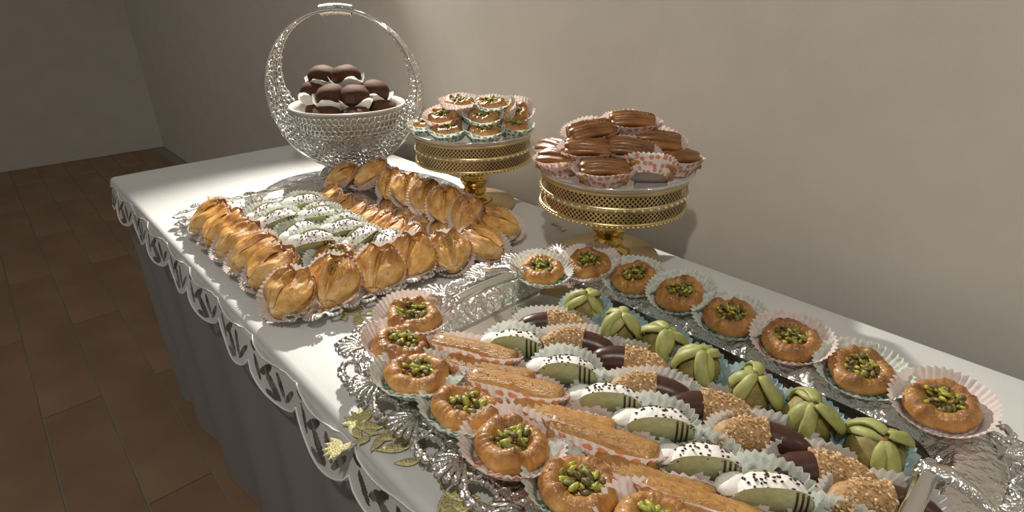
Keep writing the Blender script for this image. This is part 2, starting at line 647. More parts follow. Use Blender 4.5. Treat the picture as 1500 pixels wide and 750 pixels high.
def orn_oval():
    m = MB()
    def beaded(cx, cy, a, bb, r, nb, seg=54):
        pts = []; rr = []
        for k in range(seg):
            t_ = 2 * PI * k / seg
            pts.append((cx + a * math.cos(t_), cy + bb * math.sin(t_), 0.001 + 0.002 * math.sin(t_ * 2)))
            rr.append(r * (1 + 0.38 * math.sin(nb * t_)))
        m.tube(pts, rr, 6, closed=True)
    beaded(0, 0.017, 0.0205, 0.0125, 0.0036, 17)
    for k in range(5):
        a = (k - 2) * 0.55
        m.blob((0.023 * math.sin(a), 0.017 + 0.0165 * math.cos(a), 0.0), 0.006, 0.0048, 0.0042, Euler((0.3, 0, -a)), 8, 5)
    for s_ in (-1, 1):
        pts = [(s_ * (0.019 + 0.006 * math.cos(q * 0.6)), 0.004 + 0.006 * math.sin(q * 0.6), 0.002 + 0.0006 * q) for q in range(9)]
        m.tube(pts, [0.003 - 0.0002 * q for q in range(9)], 6)
    return m.mesh('rim_ornament', 'silver_ornate')
def orn_shell():
    m = MB()
    for k in range(7):
        a = (k - 3) * 0.27
        L = 0.036 - 0.0022 * abs(k - 3)
        pts = [(math.sin(a) * L * q / 7, L * q / 7 * math.cos(a), 0.0035 * math.sin(PI * q / 7) + 0.001 + 0.0015 * (1 if q == 7 else 0)) for q in range(8)]
        m.tube(pts, [0.0014 + 0.0026 * (q / 7) ** 1.2 for q in range(8)], 6)
        m.blob((math.sin(a) * L, L * math.cos(a), 0.0015), 0.0042, 0.0042, 0.0038, None, 8, 5)
    for s_ in (-1, 1):
        pts = [(s_ * (0.0165 + 0.0055 * math.cos(q * 0.65)), 0.008 + 0.0055 * math.sin(q * 0.65), 0.003) for q in range(9)]
        m.tube(pts, [0.0032 - 0.0002 * q for q in range(9)], 6)
    return m.mesh('rim_ornament', 'silver_ornate')
ORN = (orn_oval(), orn_shell())

def mount_mesh():
    m = MB()
    m.tube([(0, -0.066, 0.029), (-0.004, -0.05, 0.034), (-0.006, -0.028, 0.026), (-0.004, -0.004, 0.012), (0.002, 0.02, 0.003), (0.006, 0.035, 0.001)],
           [0.010, 0.010, 0.008, 0.007, 0.008, 0.004], 8, flat=0.7)
    for k in range(5):
        a = (k - 2) * 0.5
        m.tube([(0, -0.058, 0.028), (0.016 * math.sin(a), -0.058 - 0.012 * math.cos(a), 0.033), (0.027 * math.sin(a), -0.056 - 0.018 * math.cos(a), 0.027)], [0.004, 0.006, 0.002], 6, flat=0.6)
        m.tube([(0.002, 0.012, 0.006), (0.002 + 0.018 * math.sin(a), 0.022 + 0.016 * math.cos(a), 0.005), (0.002 + 0.03 * math.sin(a), 0.03 + 0.022 * math.cos(a), 0.001)], [0.004, 0.006, 0.002], 6, flat=0.6)
    return m.mesh('handle_mount', 'silver_ornate')

def make_tray(label, cx, cy, hl, hw, r, border, wallw, zf, zr, orn_step, orn_scale, handles=True, rot=0):
    t = tag(empty('serving_tray', Matrix.Translation((cx, cy, TZ + 0.003)) @ Matrix.Rotation(rad(rot), 4, 'Z')), label, 'tray')
    oz = 0.034 * orn_scale
    # floor panel
    b = MB()
    pts = rrect(hl - wallw, hw - wallw, max(r - wallw, 0.02))
    vs = [(p.x, p.y, zf) for p, n in pts] + [(p.x, p.y, 0) for p, n in pts]
    n = len(pts)
    b.add(vs, [tuple(range(n)), tuple(range(2 * n - 1, n - 1, -1))] + [(i, n + i, n + (i + 1) % n, (i + 1) % n) for i in range(n)])
    obj('floor_panel', b.mesh('floor_panel', 'silver_plate', False), t)
    b = MB()
    ring_strip(b, hl, hw, r, [(wallw, zf), (wallw - 0.004, zf + 0.004), (wallw - 0.014, zr - 0.003), (wallw - 0.019, zr), (wallw - 0.03, zr + 0.001), (oz, zr + 0.003),
                              (oz - 0.002, zr + 0.0015), (wallw - 0.02, zr - 0.003), (wallw - 0.002, 0.0)])
    obj('rim', b.mesh('rim', 'silver_chased'), t)
    # ornaments along the border
    pts = rrect(hl - oz, hw - oz, r - oz, 60, 40)
    acc = 0; lens = [0]
    for i in range(len(pts)):
        acc += (pts[(i + 1) % len(pts)][0] - pts[i][0]).length
        lens.append(acc)
    cnt = int(acc / orn_step) // 2 * 2
    j = 0
    for q in range(cnt):
        d = acc * q / cnt
        while lens[j + 1] < d:
            j += 1
        u = (d - lens[j]) / max(1e-9, lens[j + 1] - lens[j])
        p = pts[j][0].lerp(pts[(j + 1) % len(pts)][0], u)
        nn = pts[j][1].lerp(pts[(j + 1) % len(pts)][1], u).normalized()
        a = math.atan2(nn.y, nn.x) - PI / 2
        obj('rim_ornament', ORN[q % 2], t, Matrix.Translation((p.x, p.y, zr + 0.003)) @ Matrix.Rotation(a, 4, 'Z') @ Matrix.Rotation(rad(6 if q % 2 else -4), 4, 'X') @ Matrix.Scale(orn_scale * (1.06 if q % 2 else 0.98), 4))
    if handles:
        mm = mount_mesh()
        for s_ in (-1, 1):
            m0 = Matrix.Translation((s_ * (hl - 0.030), -0.012, zr + 0.004)) @ Matrix.Rotation(s_ * PI / 2 + 0, 4, 'Z')
            m0 = m0 @ Matrix.Rotation(PI, 4, 'Z')
            # local: -Y points outwards
            h = MB()
            h.tube([(0.070 * (k / 8 - 1), -0.062, 0.026 + 0.004 * (1 - (k / 8 - 1) ** 2)) for k in range(17)], 0.0085, 10)
            ho = obj('handle', h.mesh('handle', 'silver_smooth'), t, m0)
            for y in (-0.068, 0.068):
                obj('handle_mount', mm, ho, Matrix.Translation((y, 0, 0)))
    return t

make_tray('large silver tray with ornate openwork rim, in front, full of nests and rolls', -0.285, 0.4975, 0.378, 0.2725, 0.135, 0.034, 0.092, 0.004, 0.026, 0.043, 1.0)
make_tray('silver tray of folded flaky pastries behind the ornate tray', -1.055, 0.481, 0.335, 0.246, 0.06, 0.02, 0.045, 0.004, 0.016, 0.030, 0.55, handles=False)

# ------------------------------------------------------------------ paper cups
def cup_mesh(name, mat, rx, ry, h, bot=0.6, pleats=34, seed=0, amp=0.05, lobed=0):
    rr = random.Random(seed)
    seg = pleats * 4
    b = MB()
    lv = [0, 0.0, 0.25, 0.5, 0.75, 1.0]
    vs = [Vector((0, 0, 0.0004))]; uvs = [(0, 0)]
    o1, o2, o3 = rr.uniform(0, 6), rr.uniform(0, 6), rr.uniform(0, 6)
    for j, q in enumerate(lv[1:]):
        for k in range(seg):
            a = 2 * PI * k / seg
            f_ = bot + (1 - bot) * (q ** 0.85)
            pl = amp * (0.15 + 0.85 * q) * math.cos(pleats * a)
            wob = 0.022 * q * (math.sin(2 * a + o1) + 0.6 * math.sin(3 * a + o2))
            fr = f_ * (1 + pl * 0.7 + wob)
            z = h * q * (1 + 0.07 * math.sin(2 * a + o3) + 0.04 * math.sin(5 * a + o1) + (0.03 * math.cos(pleats * a) if q == 1 else 0)) + 0.0004
            if lobed:
                z += h * 0.25 * q * math.cos(lobed * a)
            vs.append(Vector((rx * fr * math.cos(a), ry * fr * math.sin(a), z)))
            uvs.append((k / seg, q))
    fs = []; fuv = []
    for k in range(seg):
        fs.append((0, 1 + k, 1 + (k + 1) % seg))
        fuv.append([(k / seg, 0), (k / seg, 0.05), ((k + 1) / seg, 0.05)])
    for j in range(4):
        for k in range(seg):
            a = 1 + j * seg + k; c_ = 1 + j * seg + (k + 1) % seg
            fs.append((a, c_, c_ + seg, a + seg))
            q0, q1 = lv[j + 1], lv[j + 2]
            fuv.append([(k / seg, q0), ((k + 1) / seg, q0), ((k + 1) / seg, q1), (k / seg, q1)])
    b.add(vs, fs)
    me = b.mesh(name, mat)
    ul = me.uv_layers.new(name='uv')
    i = 0
    for fu in fuv:
        for q in fu:
            ul.data[i].uv = q
            i += 1
    return me

CUPM = {}
def cup(kind, mat):
    key = (kind, mat)
    if key not in CUPM:
        dims = {'round': (0.0540, 0.0530, 0.0195, 0.70, 40), 'round_b': (0.0525, 0.0545, 0.0205, 0.69, 42), 'deep': (0.0525, 0.0525, 0.030, 0.68, 36), 'roll': (0.070, 0.0275, 0.033, 0.74, 42), 'boat': (0.049, 0.044, 0.032, 0.66, 34),
                'finger': (0.060, 0.040, 0.028, 0.70, 44), 'small': (0.043, 0.043, 0.027, 0.68, 30), 'leaf': (0.053, 0.055, 0.021, 0.76, 40), 'oval': (0.053, 0.035, 0.030, 0.64, 38), 'truffle': (0.049, 0.049, 0.030, 0.72, 14)}[kind]
        CUPM[key] = cup_mesh('paper_cup', mat, *dims[:4], pleats=dims[4], seed=len(CUPM), amp=0.05 if kind != 'truffle' else 0.03, lobed=4 if kind == 'truffle' else 0)
    return CUPM[key]
CUPNAME = {'paper_mint': 'mint dotted', 'paper_pink': 'pink dotted', 'paper_pale_pink': 'pale pink', 'paper_blue': 'blue', 'paper_white': 'white', 'paper_plain': 'plain white'}
def put_cup(kind, mat, m, what, group):
    o = obj('paper_cup', cup(kind, mat), None, m)
    return tag(o, CUPNAME[mat] + ' cup under the ' + what, 'paper cup', group)

# ------------------------------------------------------------------ pastries
def nest_mesh(seed):
    Rn, h = 0.0378, 0.0225
    prof = [(0, 0.0), (0.6, 0.0), (0.84, 0.05), (0.96, 0.2), (1.0, 0.42), (0.975, 0.65), (0.9, 0.84), (0.8, 0.96), (0.68, 1.0), (0.57, 0.93), (0.48, 0.76), (0.40, 0.6), (0.25, 0.52), (0, 0.5)]
    prof = [(r * Rn, z * h) for r, z in prof]
    def fn(q, a, r, z):
        k = r / Rn
        cr = min(1, max(0, (k - 0.30) * 3)) * (0.35 + 0.65 * z / h)
        ca, sa = math.cos(a), math.sin(a)
        w_ = noise.noise(Vector((ca * 1.3, sa * 1.3, seed * 3.1)))
        w2 = noise.noise(Vector((ca * 4.5, sa * 4.5, seed * 1.7 + z * 70)))
        w3 = noise.noise(Vector((ca * 15, sa * 15, seed * 2.9 + z * 35 + k * 2)))
        fold = max(0, noise.noise(Vector((ca * 2.4, sa * 2.4, seed * 5.3 + k)))) * cr
        s_ = 1 + 0.10 * w_ + 0.035 * w2 * cr + 0.035 * w3 * cr
        return Vector((q.x * s_, q.y * s_, z * (1 + 0.16 * w_ + 0.08 * w2 * cr + 0.07 * w3 * cr) + 0.008 * fold * z / h))
    prof2 = []
    for (p0, p1) in zip(prof, prof[1:]):
        prof2 += [p0, ((p0[0] + p1[0]) / 2, (p0[1] + p1[1]) / 2)]
    prof = [prof[0]] + prof2[2:] + [prof[-1]]
    return MB().lathe(prof, 110, fn).mesh('pastry_ring', 'nest_dough')
NEST = [nest_mesh(i + 1) for i in range(5)]
def nut_mesh(mat, sd):
    rr = random.Random(sd)
    return MB().blob((0, 0, 0), 0.0062, 0.0034, 0.0029, None, 7, 5, 0.16, rr).mesh('pistachio_piece', mat)
NUTS = [nut_mesh('pistachio_bright', 1), nut_mesh('pistachio_olive', 2), nut_mesh('pistachio_bright', 3), nut_mesh('pistachio_dark', 4), nut_mesh('pistachio_olive', 5)]
def nut_pose(rr):
    r = 0.0205 * math.sqrt(rr.random()); a = rr.uniform(0, 2 * PI)
    z = 0.0155 + 0.006 * rr.random() + 0.004 * (1 - r / 0.0205)
    return Vector((r * math.cos(a), r * math.sin(a), z)), Euler((rr.uniform(-0.7, 0.7), rr.uniform(-0.7, 0.7), rr.uniform(0, PI)))
def topping(seed, n=48):
    rr = random.Random(seed)
    out = []
    for mt in ('pistachio_bright', 'pistachio_olive', 'pistachio_dark'):
        b = MB()
        for k in range(n // 3):
            p, e = nut_pose(rr)
            b.blob(p, 0.0055, 0.0028, 0.0024, e, 6, 4, 0.15, rr)
        out.append(b.mesh('pistachio_topping', mt))
    return out
TOPS = [topping(i) for i in range(3)]

def nest(m, where, cupmat, group, idx, fine=False, cupkind=None, noun='nest pastry '):
    name = noun + where
    ck = cupkind or ('round' if idx % 2 else 'round_b')
    put_cup(ck, cupmat, m, name, 'paper cups of ' + group)
    rr = random.Random(idx * 17 + len(where))
    e = tag(empty('nest_pastry', m @ Matrix.Translation((0, 0, 0.010 if ck == 'deep' else 0.0015)) @ Matrix.Rotation(rr.uniform(0, 6), 4, 'Z')), 'pistachio ' + name, 'pastry', group)
    obj('pastry_ring', NEST[idx % 5], e)
    if fine:
        for k in range(30):
            p, eu = nut_pose(rr)
            sc = rr.uniform(0.7, 1.15)
            obj('pistachio_piece', NUTS[k % 5], e, Matrix.Translation(p) @ eu.to_matrix().to_4x4() @ Matrix.Scale(sc, 4))
        tp = MB()
        for k in range(26):
            p, eu = nut_pose(rr)
            tp.blob(p - Vector((0, 0, 0.004)), 0.003, 0.002, 0.002, eu, 5, 4)
        o = obj('pistachio_crumbs', tp.mesh('pistachio_crumbs', 'pistachio_dark'), e)
        o['kind'] = 'stuff'
    else:
        for tm in TOPS[idx % 3]:
            o = obj('pistachio_topping', tm, e)
            o['kind'] = 'stuff'
    return e

# near rim of the ornate tray
near = [(-0.617, 0.384, 'paper_pale_pink', 'at the corner beside the tray handle', 7, 20), (-0.572, 0.332, 'paper_pink', 'second from the handle on the near rim', 16, 55),
        (-0.498, 0.309, 'paper_mint', 'third from the handle on the near rim', 10, 90), (-0.412, 0.316, 'paper_mint', 'fourth from the handle on the near rim', 12, 90),
        (-0.333, 0.314, 'paper_pink', 'fifth from the handle on the near rim', 8, 90), (-0.251, 0.326, 'paper_mint', 'sixth from the handle on the near rim', 9, 90),
        (-0.172, 0.336, 'paper_pale_pink', 'seventh from the handle on the near rim', 10, 90), (-0.088, 0.325, 'paper_pink', 'eighth from the handle on the near rim', 9, 90),
        (-0.002, 0.325, 'paper_mint', 'last on the near rim', 9, 90)]
for i, (x, y, cm, wh, tl, td) in enumerate(near):
    nest(at(x + 0.022, y - 0.020, 0.031 + (0.002 if i % 2 else 0.006), 0, tl, td, scale=1.06), wh, cm, 'nests along the near rim', i, True)
# far rim
far = [(-0.585, 0.628, 'paper_mint', 'beside the tray handle on the far rim', 8, -35), (-0.540, 0.703, 'paper_pale_pink', 'second from the handle on the far rim', 12, -75),
       (-0.458, 0.722, 'paper_mint', 'third from the handle on the far rim', 14, -90), (-0.374, 0.726, 'paper_mint', 'fourth from the handle on the far rim', 14, -90),
       (-0.288, 0.722, 'paper_mint', 'fifth from the handle on the far rim', 12, -90), (-0.202, 0.722, 'paper_pink', 'sixth from the handle on the far rim', 12, -90),
       (-0.114, 0.722, 'paper_mint', 'seventh from the handle on the far rim', 12, -90), (-0.028, 0.715, 'paper_pale_pink', 'last on the far rim', 12, -110)]
for i, (x, y, cm, wh, tl, td) in enumerate(far):
    nest(at(x + 0.015, y - 0.014, 0.034 + (0.003 if i % 2 else 0), 0, tl, td), wh, cm, 'nests along the far rim', i + 3, False)

# golden rolls
def roll_mesh(seed, L=0.122, r=0.0175):
    b = MB()
    rr = random.Random(seed)
    bend = rr.uniform(-0.006, 0.006)
    prof = [(-1.0, 0.0), (-0.995, 0.55), (-0.97, 0.86), (-0.92, 0.98), (-0.7, 1.02), (-0.4, 1.0), (-0.1, 1.03), (0.2, 0.98), (0.5, 1.02), (0.75, 1.0), (0.92, 0.98), (0.97, 0.86), (0.99, 0.6), (0.975, 0.45), (0.98, 0.2), (1.0, 0.0)]
    vs = []; fs = []; seg = 26
    for (t_, k) in prof:
        for i in range(seg):
            a = 2 * PI * i / seg
            q = r * k * (1 + 0.05 * noise.noise(Vector((t_ * 3, math.cos(a) * 1.5, math.sin(a) * 1.5 + seed * 5))) + 0.03 * math.sin(7 * a + t_ * 1.5) + (0.06 if i in (6, 7) else 0))
            vs.append((t_ * L / 2, q * math.cos(a) * 1.06 + bend * (1 - t_ * t_), q * math.sin(a) * 0.95))
    for j in range(len(prof) - 1):
        for i in range(seg):
            l = (i + 1) % seg
            fs.append((j * seg + i, j * seg + l, (j + 1) * seg + l, (j + 1) * seg + i))
    b.add(vs, fs)
    return b.mesh('roll_body', 'roll_dough')
ROLL = [roll_mesh(i) for i in range(4)]
def crumb_mesh(seed):
    rr = random.Random(seed); b = MB()
    for k in range(60):
        x = rr.uniform(-0.055, 0.055); a = rr.uniform(0.3, 2.8)
        b.blob((x, 0.0185 * math.cos(a), 0.0168 * math.sin(a)), 0.0008, 0.0006, 0.0006, None, 5, 3)
    return b.mesh('sugar_crumbs', 'nut_crumb')
CRUMB = [crumb_mesh(i) for i in range(2)]
rolls = [(-0.490, 0.393, 27), (-0.447, 0.385, 26), (-0.398, 0.380, 27), (-0.325, 0.388, 25), (-0.270, 0.389, 22), (-0.205, 0.386, 21), (-0.148, 0.389, 22), (-0.090, 0.389, 24), (-0.034, 0.389, 24)]
for i, (x, y, yaw) in enumerate(rolls):
    m = at(x + 0.018, y - 0.016, 0.0105 + (0.004 if i % 2 else 0.008), yaw, 10, yaw + 90)
    wh = 'roll ' + ORD[i] + ' from the handle in the roll row'
    put_cup('roll', 'paper_pink', m, wh, 'paper cups of the rolls')
    e = tag(empty('rolled_pastry', m @ Matrix.Translation((0, 0, 0.0195))), 'golden syrupy ' + wh, 'pastry', 'rolled pastries on the ornate tray')
    obj('roll_body', ROLL[i % 4], e)
    o = obj('sugar_crumbs', CRUMB[i % 2], e); o['kind'] = 'stuff'

# green wafer boats with cream and chocolate
def boat_meshes(seed):
    rr = random.Random(seed)
    L = 0.039
    shell = MB()
    def prof(s_):                         # half width and height along the boat
        return max(0.0, 1 - abs(s_) ** 2.2)
    def sf(u, v):
        s_ = u * 2 - 1
        a = (v - 0.5) * PI * 1.02
        wd = 0.0195 * prof(s_) ** 0.6 + 0.001
        hg = 0.031 * prof(s_) ** 0.55 + 0.001
        lip = 1.0 + 0.10 * abs(math.sin(a)) ** 6
        return Vector((s_ * L, wd * math.sin(a) * lip, hg * (1 - math.cos(a)) * 1.0 + 0.006 * s_ * s_))
    shell.grid(sf, 22, 15)
    sm = shell.mesh('wafer_shell', 'green_wafer')
    fill = MB()
    def ff(u, v):
        s_ = u * 2 - 1
        wd = 0.0190 * prof(s_) ** 0.6 + 0.0008
        hg = 0.031 * prof(s_) ** 0.55 + 0.001
        t_ = v * 2 - 1
        nz = noise.noise(Vector((s_ * 4, t_ * 3, seed * 2.3)))
        return Vector((s_ * L * 1.02, wd * t_ * 1.08, hg * (0.86 + 0.30 * (1 - t_ * t_)) + 0.003 * nz + 0.006 * s_ * s_))
    fill.grid(ff, 24, 11)
    tong = MB()
    tong.blob((-L * 0.92, 0.004, 0.023), 0.017, 0.013, 0.0065, Euler((0.3, -0.35, 0.4)), 12, 8, 0.10, rr)
    fm = fill.mesh('cream_filling', 'cream')
    tm = tong.mesh('cream_tip', 'cream')
    cr = MB()
    for k in range(62):
        s_ = rr.uniform(-0.75, 0.95); t_ = rr.uniform(-1, 1)
        p = ff((s_ + 1) / 2, (t_ + 1) / 2)
        cr.blob(p + Vector((0, 0, 0.0006)), 0.0022, 0.0013, 0.001, Euler((0, 0, rr.uniform(0, 3))), 6, 4, 0.15, rr)
    cm = cr.mesh('chocolate_crumbs', 'chocolate')
    st = []
    for k in range(3):
        m = MB()
        u = 0.72 + 0.075 * k
        m.tube([sf(u + 0.03 * (v - 0.5), v) + Vector((0, (v - 0.5) * 0.001, 0)) for v in [0.02 + 0.96 * q / 14 for q in range(15)]], 0.0013, 5)
        st.append(m.mesh('chocolate_stripe', 'chocolate'))
    return sm, fm, tm, cm, st
BOAT = [boat_meshes(i + 1) for i in range(3)]
def boat(m, where, i, cupmat='paper_mint', group='green wafer boats', lean=-38):
    wh = 'wafer boat ' + where
    put_cup('boat', cupmat, m, wh, 'paper cups of the ' + group)
    e = tag(empty('wafer_boat', m @ Matrix.Translation((0, -0.012, 0.017)) @ Matrix.Rotation(rad(lean), 4, 'X')), 'chocolate striped green ' + wh, 'pastry', group)
    sm, fm, tm, cm, st = BOAT[i % 3]
    obj('wafer_shell', sm, e); obj('cream_filling', fm, e); obj('cream_tip', tm, e)
    o = obj('chocolate_crumbs', cm, e); o['kind'] = 'stuff'
    for s_ in st:
        obj('chocolate_stripe', s_, e)
gx = [-0.462, -0.372, -0.304, -0.238, -0.178, -0.112, -0.046]
gy = [0.447, 0.450, 0.449, 0.452, 0.442, 0.450, 0.450, 0.450]
for i in range(7):
    boat(at(gx[i] + 0.010, gy[i] - 0.008, 0.010 + (0.004 if i % 2 else 0), 40, 12, 40 - 90), ORD[i] + ' from the handle on the ornate tray', i)

# chocolate dipped fingers rolled in nuts
def finger_meshes(seed, flip):
    rr = random.Random(seed)
    def cl_(t_):
        return Vector((0.051 * t_, 0.018 * (1 - t_ * t_) - 0.008, 0))
    def rad_(t_):
        return 0.0175 * max(0.04, 1 - abs(t_) ** 5) ** 0.5
    ts = [-1, -0.97, -0.9, -0.75, -0.5, -0.25, 0, 0.25, 0.5, 0.75, 0.9, 0.97, 1]
    b = MB(); b.tube([cl_(t_) for t_ in ts], [rad_(t_) for t_ in ts], 18)
    bm = b.mesh('chocolate_body', 'chocolate')
    c = MB()
    ts2 = [0.0 + k / 14 for k in range(15)]
    lo, hi = (-0.15, 0.99) if not flip else (-0.99, 0.15)
    ts2 = [lo + (hi - lo) * k / 16 for k in range(17)]
    c.tube([cl_(t_) for t_ in ts2], [rad_(t_) * 1.06 + rr.uniform(0, 0.0008) for t_ in ts2], 18)
    for k in range(150):
        t_ = rr.uniform(lo, hi); a = rr.uniform(-0.4, PI + 0.4)
        rr_ = rad_(t_) * 1.08
        p = cl_(t_) + Vector((0, math.cos(a) * rr_, math.sin(a) * rr_))
        c.blob(p, rr.uniform(0.0015, 0.003), rr.uniform(0.0012, 0.0022), 0.0012, Euler((rr.uniform(0, 3), rr.uniform(0, 3), rr.uniform(0, 3))), 5, 4, 0.25, rr)
    cm = c.mesh('nut_coating', 'nut_crumb')
    d = MB()
    for k in range(70):
        t_ = rr.uniform(lo, hi); a = rr.uniform(-0.2, PI + 0.2)
        rr_ = rad_(t_) * 1.11
        p = cl_(t_) + Vector((0, math.cos(a) * rr_, math.sin(a) * rr_))
        d.blob(p, rr.uniform(0.002, 0.0036), rr.uniform(0.0015, 0.0024), 0.0015, Euler((rr.uniform(0, 3), rr.uniform(0, 3), rr.uniform(0, 3))), 5, 4, 0.25, rr)
    return bm, cm, d.mesh('chopped_nuts', 'nut_pale')
FING = [finger_meshes(1, False), finger_meshes(2, True), finger_meshes(3, False)]
fing = [(-0.464, 0.523, 42, 0), (-0.405, 0.512, 36, 1), (-0.332, 0.532, 26, 0), (-0.280, 0.500, 38, 1), (-0.214, 0.524, 36, 2), (-0.150, 0.520, 36, 1), (-0.085, 0.520, 36, 0), (-0.03, 0.520, 36, 1)]
for i, (x, y, yaw, kd) in enumerate(fing):
    m = at(x + 0.010, y - 0.008, 0.010 + (0.003 if i % 2 else 0.001), yaw, 12 if i % 2 else 8, yaw - 90)
    wh = 'chocolate nut finger ' + ORD[i] + ' from the handle'
    put_cup('finger', 'paper_white' if i % 2 else 'paper_plain', m, wh, 'paper cups of the nut fingers')
    e = tag(empty('chocolate_finger', m @ Matrix.Translation((0, 0, 0.0185))), 'crescent ' + wh, 'pastry', 'chocolate dipped nut fingers')
    obj('chocolate_body', FING[kd][0], e)
    obj('nut_coating', FING[kd][1], e)
    o = obj('chopped_nuts', FING[kd][2], e); o['kind'] = 'stuff'

# green petal sweets in blue cups
def petal_mesh(k):
    b = MB()
    tw = (-0.75, 0.55, 0.0, 0.85)[k]
    def pf(u, v):
        a = (u - 0.5)
        ang = 0.10 + v * (1.75 + 0.1 * k)
        Rr = 0.0292 + 0.0012 * k
        wd = 0.0060 * math.sin(PI * (0.16 + 0.78 * v)) + 0.0008
        az = tw * v + a * 2 * wd / Rr / max(0.25, math.sin(ang)) * 0.9
        nz = 0.0010 * noise.noise(Vector((u * 3, v * 5, k)))
        q = Rr + 0.0022 * (1 - 4 * a * a) + nz
        return Vector((q * math.sin(ang) * math.cos(az), q * math.sin(ang) * math.sin(az), 0.0265 + q * math.cos(ang) * 0.88))
    b.grid(pf, 7, 16)
    return b.mesh('petal', 'green_paste')
PET = [petal_mesh(0), petal_mesh(1), petal_mesh(2), petal_mesh(3)]
CORE = MB().lathe([(0, 0), (0.018, 0.001), (0.026, 0.010), (0.0288, 0.022), (0.026, 0.036), (0.016, 0.047), (0, 0.0515)], 24,
                  lambda q, a, r, z: q * (1 + 0.06 * noise.noise(q * 90))).mesh('filling', 'flower_core')
TOPN = MB().blob((0, 0, 0.053), 0.0062, 0.0045, 0.0042, Euler((0.3, 0.2, 0.5)), 8, 6).mesh('top_nut', 'nut_brown')
fx = [(-0.464, 0.602), (-0.391, 0.590), (-0.328, 0.602), (-0.265, 0.588), (-0.198, 0.596), (-0.130, 0.594), (-0.062, 0.596)]
for i, (x, y) in enumerate(fx):
    m = at(x + 0.012, y - 0.011, 0.0085 + (0.002 if i % 2 else 0), 20 + 31 * i, 16, -50)
    wh = 'green petal sweet ' + ORD[i] + ' from the handle'
    put_cup('small', 'paper_blue', m, wh, 'blue cups of the petal sweets')
    e = tag(empty('petal_sweet', m @ Matrix.Translation((0, 0, 0.002))), 'pistachio ' + wh, 'sweet', 'green petal sweets')
    obj('filling', CORE, e)
    npt = 6
    for k in range(npt):
        pm = obj('petal', PET[k % 4], e, Matrix.Rotation(2 * PI * k / npt + R.uniform(-0.25, 0.25), 4, 'Z') @ Matrix.Translation((R.uniform(-0.004, 0.001), R.uniform(-0.004, 0.004), 0)) @ Matrix.Scale(R.uniform(0.94, 1.08), 4))
        md = pm.modifiers.new('thickness', 'SOLIDIFY'); md.thickness = 0.0036; md.offset = -1
    obj('top_nut', TOPN, e)

